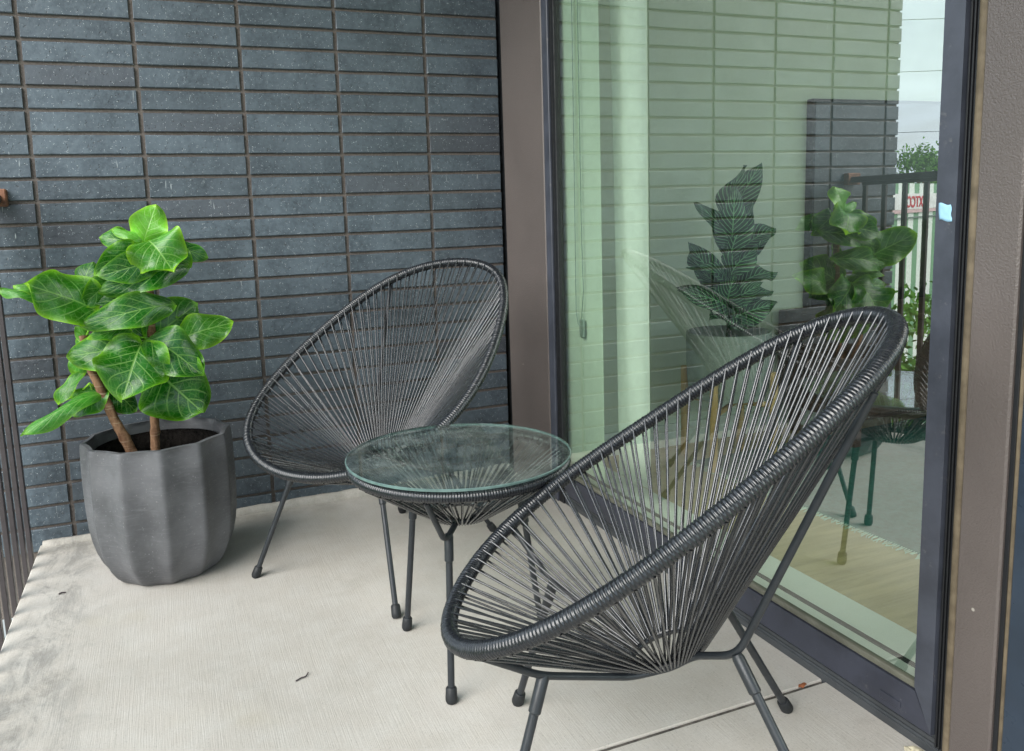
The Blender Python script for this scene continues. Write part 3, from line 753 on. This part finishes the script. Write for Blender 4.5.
# ================================================================== RAILING
rl=empty('railing',(-.112,0,0)); tag(rl,'dark bronze vertical bar railing along the open left edge','railing')
mb=MB(); mb.bbox(-.026,.026,-.012,-5.5,1.045,1.068,.003); mb.build('top_rail',M['rail'],rl)
mb=MB(); mb.bbox(-.032,.040,.0,-.030,1.035,1.085,.004); mb.build('wall_bracket',m_simple('rusty_bracket',(.20,.09,.05),.7,0,.4,60,.3),rl)
mb=MB(); mb.bbox(-.012,.012,-.075,-5.5,1.030,1.0445,.002); mb.build('upper_bar',M['rail'],rl)
for k in range(54):
    y=-.085-.1*k
    mb=MB(); mb.bbox(-.0065,.0065,y-.0105,y+.0105,-.06 if k%12 else -.18,1.0295,.0015); mb.build('picket',M['rail'],rl)

# ================================================================== SMALL DEBRIS
def twig(loc,pts,r,label,mat='twig'):
    mb=MB(); mb.tube(smoothpath(pts,4),lambda i:r*(1-.02*i),6); o=mb.build('twig',M[mat],None,True); o.location=loc; tag(o,label,'twig')
twig((.532,-1.09,.0022),[(-.016,-.008,0),(-.004,-.002,.0005),(.006,.001,0),(.013,.011,.002)],.0016,'tiny bent dark twig on the open floor left of the table')
twig((.003,-.407,.002),[(-.007,-.002,0),(0,.002,.001),(.009,.002,0)],.0022,'tiny dark crumb near the railing left of the pot')

def dry(loc,s_,rz,label):
    mb=MB(); vs,fs,uv,_=leaf_mesh((-s_,0,.001),(s_,0,.002),s_*.9,.2,.3,(0,0,1),'lance',6,8); mb.add(vs,fs,uv)
    o=mb.build('dry_leaf',M['dleaf'],None,True); o.location=loc; o.rotation_euler=(0,0,rz); tag(o,label,'dry leaf')
dry((1.452,-1.556,.002),.012,.1,'orange scrap of dry leaf caught in the floor joint')

for k,(x,y,r_) in enumerate([(1.488,-1.795,.011),(1.494,-1.815,.008),(1.480,-1.782,.006)]):
    mb=MB(); n_=9; vs=[];fs=[]
    for i in range(1,5):
        for q in range(n_):
            a=2*PI*q/n_; e=PI/2*i/4; rr_=r_*math.sin(e)*random.uniform(.75,1.3); vs.append((rr_*math.cos(a),rr_*1.8*math.sin(a),r_*.8*math.cos(e)+random.uniform(-.0008,.0008)))
    vs.append((0,0,r_*.85)); t_=len(vs)-1
    for q in range(n_): fs.append((t_,q,(q+1)%n_))
    for i in range(3):
        for q in range(n_): fs.append((i*n_+q,i*n_+n_+q,i*n_+n_+(q+1)%n_,i*n_+(q+1)%n_))
    mb.add(vs,fs); o=mb.build('sealant_crumb',m_simple('dried_sealant',(.55,.50,.36),.8,0,.3,90,.4,120)); o.location=(x,y,.0005)
    tag(o,'%s crumb of dried pale sealant on the floor at the window corner'%['largest','rightmost','smallest'][k],'sealant crumb','crumbs of sealant at the window corner')

# ================================================================== OUTSIDE (seen mirrored in the glass)
mb=MB(); mb.box(-400,300,-300,400,-6.2,-6.0); struct(mb.build('ground',M['grass']))
mb=MB(); mb.box(-14,-1.2,-30,60,-5.999,-5.99); struct(mb.build('pavement',M['pave']))
mb=MB(); mb.box(-.09,1.50,-5.5,.2,-6.0,-.235); mb.box(1.50,6.3,-6.1,.2,-6.0,-.155)
tag(mb.build('lower_storeys',M['soffit']),'storeys of the same building below the balcony','building')
# striped building with red lettered band
sb=empty('striped_shop',(-9.3,7.75,0),math.radians(-25)); tag(sb,'white and green striped shop front with red lettering beyond the railing','building')
mb=MB(); mb.box(-6,6,.05,3.5,-6,1.24); mb.build('wall',M['white'],sb)
mg=m_simple('stripe_green',(.16,.32,.18),.7); mw=m_simple('stripe_white',(.74,.78,.72),.7); mr=m_simple('sign_red',(.55,.02,.04),.5); mp=m_simple('band_pink',(.62,.42,.42),.6)
a=MB(); b_=MB(); n=0; x=-6.
while x<6:
    (a if n%2 else b_).box(x,x+.30,0.,.049,-4,1.25); x+=.30; n+=1
a.build('green_stripes',mg,sb); b_.build('white_stripes',mw,sb)
mb=MB(); mb.box(-4,4,-.03,-.001,.80,1.07); s_=mb.build('sign_band',m_simple('sign_white',(.75,.74,.72),.6),sb)
mb=MB(); mb.box(-4,4,-.034,-.0305,.735,.795); mb.build('lower_band',mp,sb)
mb=MB(); mb.box(-4,4,-.036,-.001,.64,.665); mb.build('lower_band',m_simple('band_grey',(.18,.22,.2),.6),sb)
cu=bpy.data.curves.new('lettering','FONT'); cu.body='PAXTCCA'; cu.size=.27; cu.extrude=.004; cu.space_character=1.08; cu.offset=.006
tmp=bpy.data.objects.new('tmp',cu); COL.objects.link(tmp); bpy.context.view_layer.update()
me=bpy.data.meshes.new_from_object(tmp); bpy.data.objects.remove(tmp); lt=bpy.data.objects.new('lettering',me); COL.objects.link(lt); lt.parent=s_; lt.location=(-1.42,-.036,.835); lt.rotation_euler=(PI/2,0,0); lt.scale=(1.2,1,1); lt.data.materials.clear(); lt.data.materials.append(mr)
# trees and shrubs
def tree(loc,h,r,label,mat,nleaf,ls,cat='tree',group=None,trunk=True,name='broadleaf_tree'):
    root=empty(name,loc); tag(root,label,cat,group)
    mb=MB(); mb.tube([(0,0,0),(.02*h,0,h*.3),(-.01*h,.01*h,h*.6),(0,0,h*.85)],lambda i:.03*h*(1-.24*i),8)
    for q in range(5):
        a=q*1.3; mb.tube([(0,0,h*(.35+.08*q)),(r*.35*math.cos(a),r*.35*math.sin(a),h*(.5+.08*q)),(r*.6*math.cos(a),r*.6*math.sin(a),h*(.58+.08*q))],lambda i:.010*h*(1-.3*i),6)
    mb.build('trunk',M['bark'],root,True)
    mb=MB(); cl=[]
    for _ in range(26):
        a=random.uniform(0,2*PI); z=random.uniform(-1,1); rr_=math.sqrt(1-z*z)*random.uniform(.4,1)
        cl.append(Vector((r*.8*rr_*math.cos(a),r*.8*rr_*math.sin(a),h-r*.9+ z*r*.95)))
    for _ in range(nleaf):
        c=random.choice(cl)+Vector((random.gauss(0,1),random.gauss(0,1),random.gauss(0,.8)))*r*.2
        u=Vector((random.gauss(0,1),random.gauss(0,1),random.gauss(0,1))).normalized(); v=perp(Vector((random.gauss(0,1),random.gauss(0,1),random.gauss(0,1))),u)
        s1=ls*random.uniform(.6,1.3); mb.add([c-u*s1,c-v*s1*.5,c+u*s1,c+v*s1*.5],[(0,1,2,3)])
    mb.build('crown',mat,root); return root
tree((-32.4,27.1,-6),9.35,1.5,'round bright green tree rising beyond the striped shop',M['foliage2'],3200,.10)
g='green trees in a row beyond the shop'
for k,(x,y,h) in enumerate([(-36,27,8.0),(-40,30,7.8),(-33,22,7.6),(-39,24,7.9),(-26,34,8),(-45,33,8.1),(-30,18,7.7)]):
    tree((x,y,-6),h+1.0,2.6,'low green tree in the far row beyond the shop',M['foliage'],1800,.22,'tree',g)
for k,(x,y,h) in enumerate([(-6.5,5.0,5.9),(-7.2,4.4,5.6),(-5.6,5.4,5.5),(-7.9,3.8,5.7),(-4.9,5.8,5.8)]):
    tree((x,y,-6),h-.35,.95,'lime green shrub tree between railing and striped shop',M['foliage2'],2600,.06,'shrub','lime shrubs below the balcony',name='shrub')
mb=MB(); vs=[];fs=[]; n=60
for i in range(n+1):
    t=i/n; a=math.radians(95+100*t); R0=330
    h=9+5*math.sin(7*t+1)+2.5*math.sin(19*t)
    for (rr_,z) in ((R0-60,-6.1),(R0-25,h*.6),(R0,h),(R0+40,h*.5),(R0+70,-6.1)): vs.append((rr_*math.cos(a),rr_*math.sin(a),z))
for i in range(n):
    for k in range(4): fs.append((i*5+k,i*5+k+1,i*5+6+k,i*5+5+k))
mb.add(vs,fs); struct(mb.build('hills',M['hill'],None,True))
for z,s_ in ((3.05,'lowest'),(4.88,'middle'),(6.42,'highest')):
    mb=MB(); d=Vector((-1.10,-.42,0)).normalized(); c0=Vector((-19.6,16.2,z))
    mb.tube([c0+d*t*28+Vector((0,0,.0009*(t*28)**2)) for t in [k/10-1 for k in range(21)]],.009,5)
    tag(mb.build('power_cable',M['cable']),'thin black overhead cable against the clouds, %s of the three'%s_,'cable')

# ================================================================== LIGHT, SKY, CAMERA
W=bpy.data.worlds.new('World'); S.world=W; W.use_nodes=True; nt=W.node_tree; N=nt.nodes; L=nt.links
bg=N['Background']; sky=N.new('ShaderNodeTexSky'); sky.sky_type='NISHITA'; sky.sun_disc=False
sdir=Vector((-.72,-.42,.62)).normalized()
sky.sun_elevation=math.asin(sdir.z); sky.sun_rotation=math.atan2(sdir.x,sdir.y)
sky.air_density=1.2; sky.dust_density=2.5; sky.ozone_density=1
tc=N.new('ShaderNodeTexCoord'); mp_=N.new('ShaderNodeMapping'); mp_.inputs['Scale'].default_value=(1.4,1.4,5)
nz=N.new('ShaderNodeTexNoise'); nz.inputs['Scale'].default_value=2.2; nz.inputs['Detail'].default_value=7; nz.inputs['Roughness'].default_value=.58; nz.inputs['Distortion'].default_value=.4
L.new(tc.outputs['Generated'],mp_.inputs[0]); L.new(mp_.outputs[0],nz.inputs['Vector'])
mr_=N.new('ShaderNodeMapRange'); mr_.interpolation_type='SMOOTHSTEP'; mr_.inputs[1].default_value=.32; mr_.inputs[2].default_value=.62; mr_.inputs[3].default_value=.55; mr_.inputs[4].default_value=1.
L.new(nz.outputs[0],mr_.inputs[0])
mx=N.new('ShaderNodeMix'); mx.data_type='RGBA'; L.new(mr_.outputs[0],mx.inputs[0]); L.new(sky.outputs[0],mx.inputs[6]); mx.inputs[7].default_value=(7.0,8.1,9.0,1)
L.new(mx.outputs[2],bg.inputs[0]); bg.inputs[1].default_value=.1
sun=bpy.data.lights.new('sun','SUN'); sun.energy=2.0; sun.angle=math.radians(50); sun.color=(1,.97,.92)
so=bpy.data.objects.new('sun',sun); COL.objects.link(so); so.rotation_euler=sdir.to_track_quat('Z','Y').to_euler()

cam=bpy.data.cameras.new('camera'); co=bpy.data.objects.new('camera',cam); COL.objects.link(co); S.camera=co
cam.sensor_width=36; cam.lens=805.928/1024*36; cam.shift_x=(512-486.057)/1024; cam.shift_y=(333.314-375.5)/1024
cam.clip_start=.02; cam.clip_end=2000
R_=Matrix(((.9281917,.08625651,-.36196682),(-.37042752,.12200344,-.9208141),(-.03526501,.98877448,.14519436)))
co.matrix_world=Matrix.Translation((.33582276,-2.72554983,.96166786))@R_.to_4x4()

S.render.engine='CYCLES'
S.cycles.max_bounces=10; S.cycles.transparent_max_bounces=24; S.cycles.glossy_bounces=6; S.cycles.diffuse_bounces=5
S.cycles.caustics_reflective=False; S.cycles.caustics_refractive=False
S.view_settings.view_transform='Standard'; S.view_settings.look='None'; S.view_settings.gamma=1; S.view_settings.exposure=1.4
S.render.resolution_x=1024; S.render.resolution_y=751
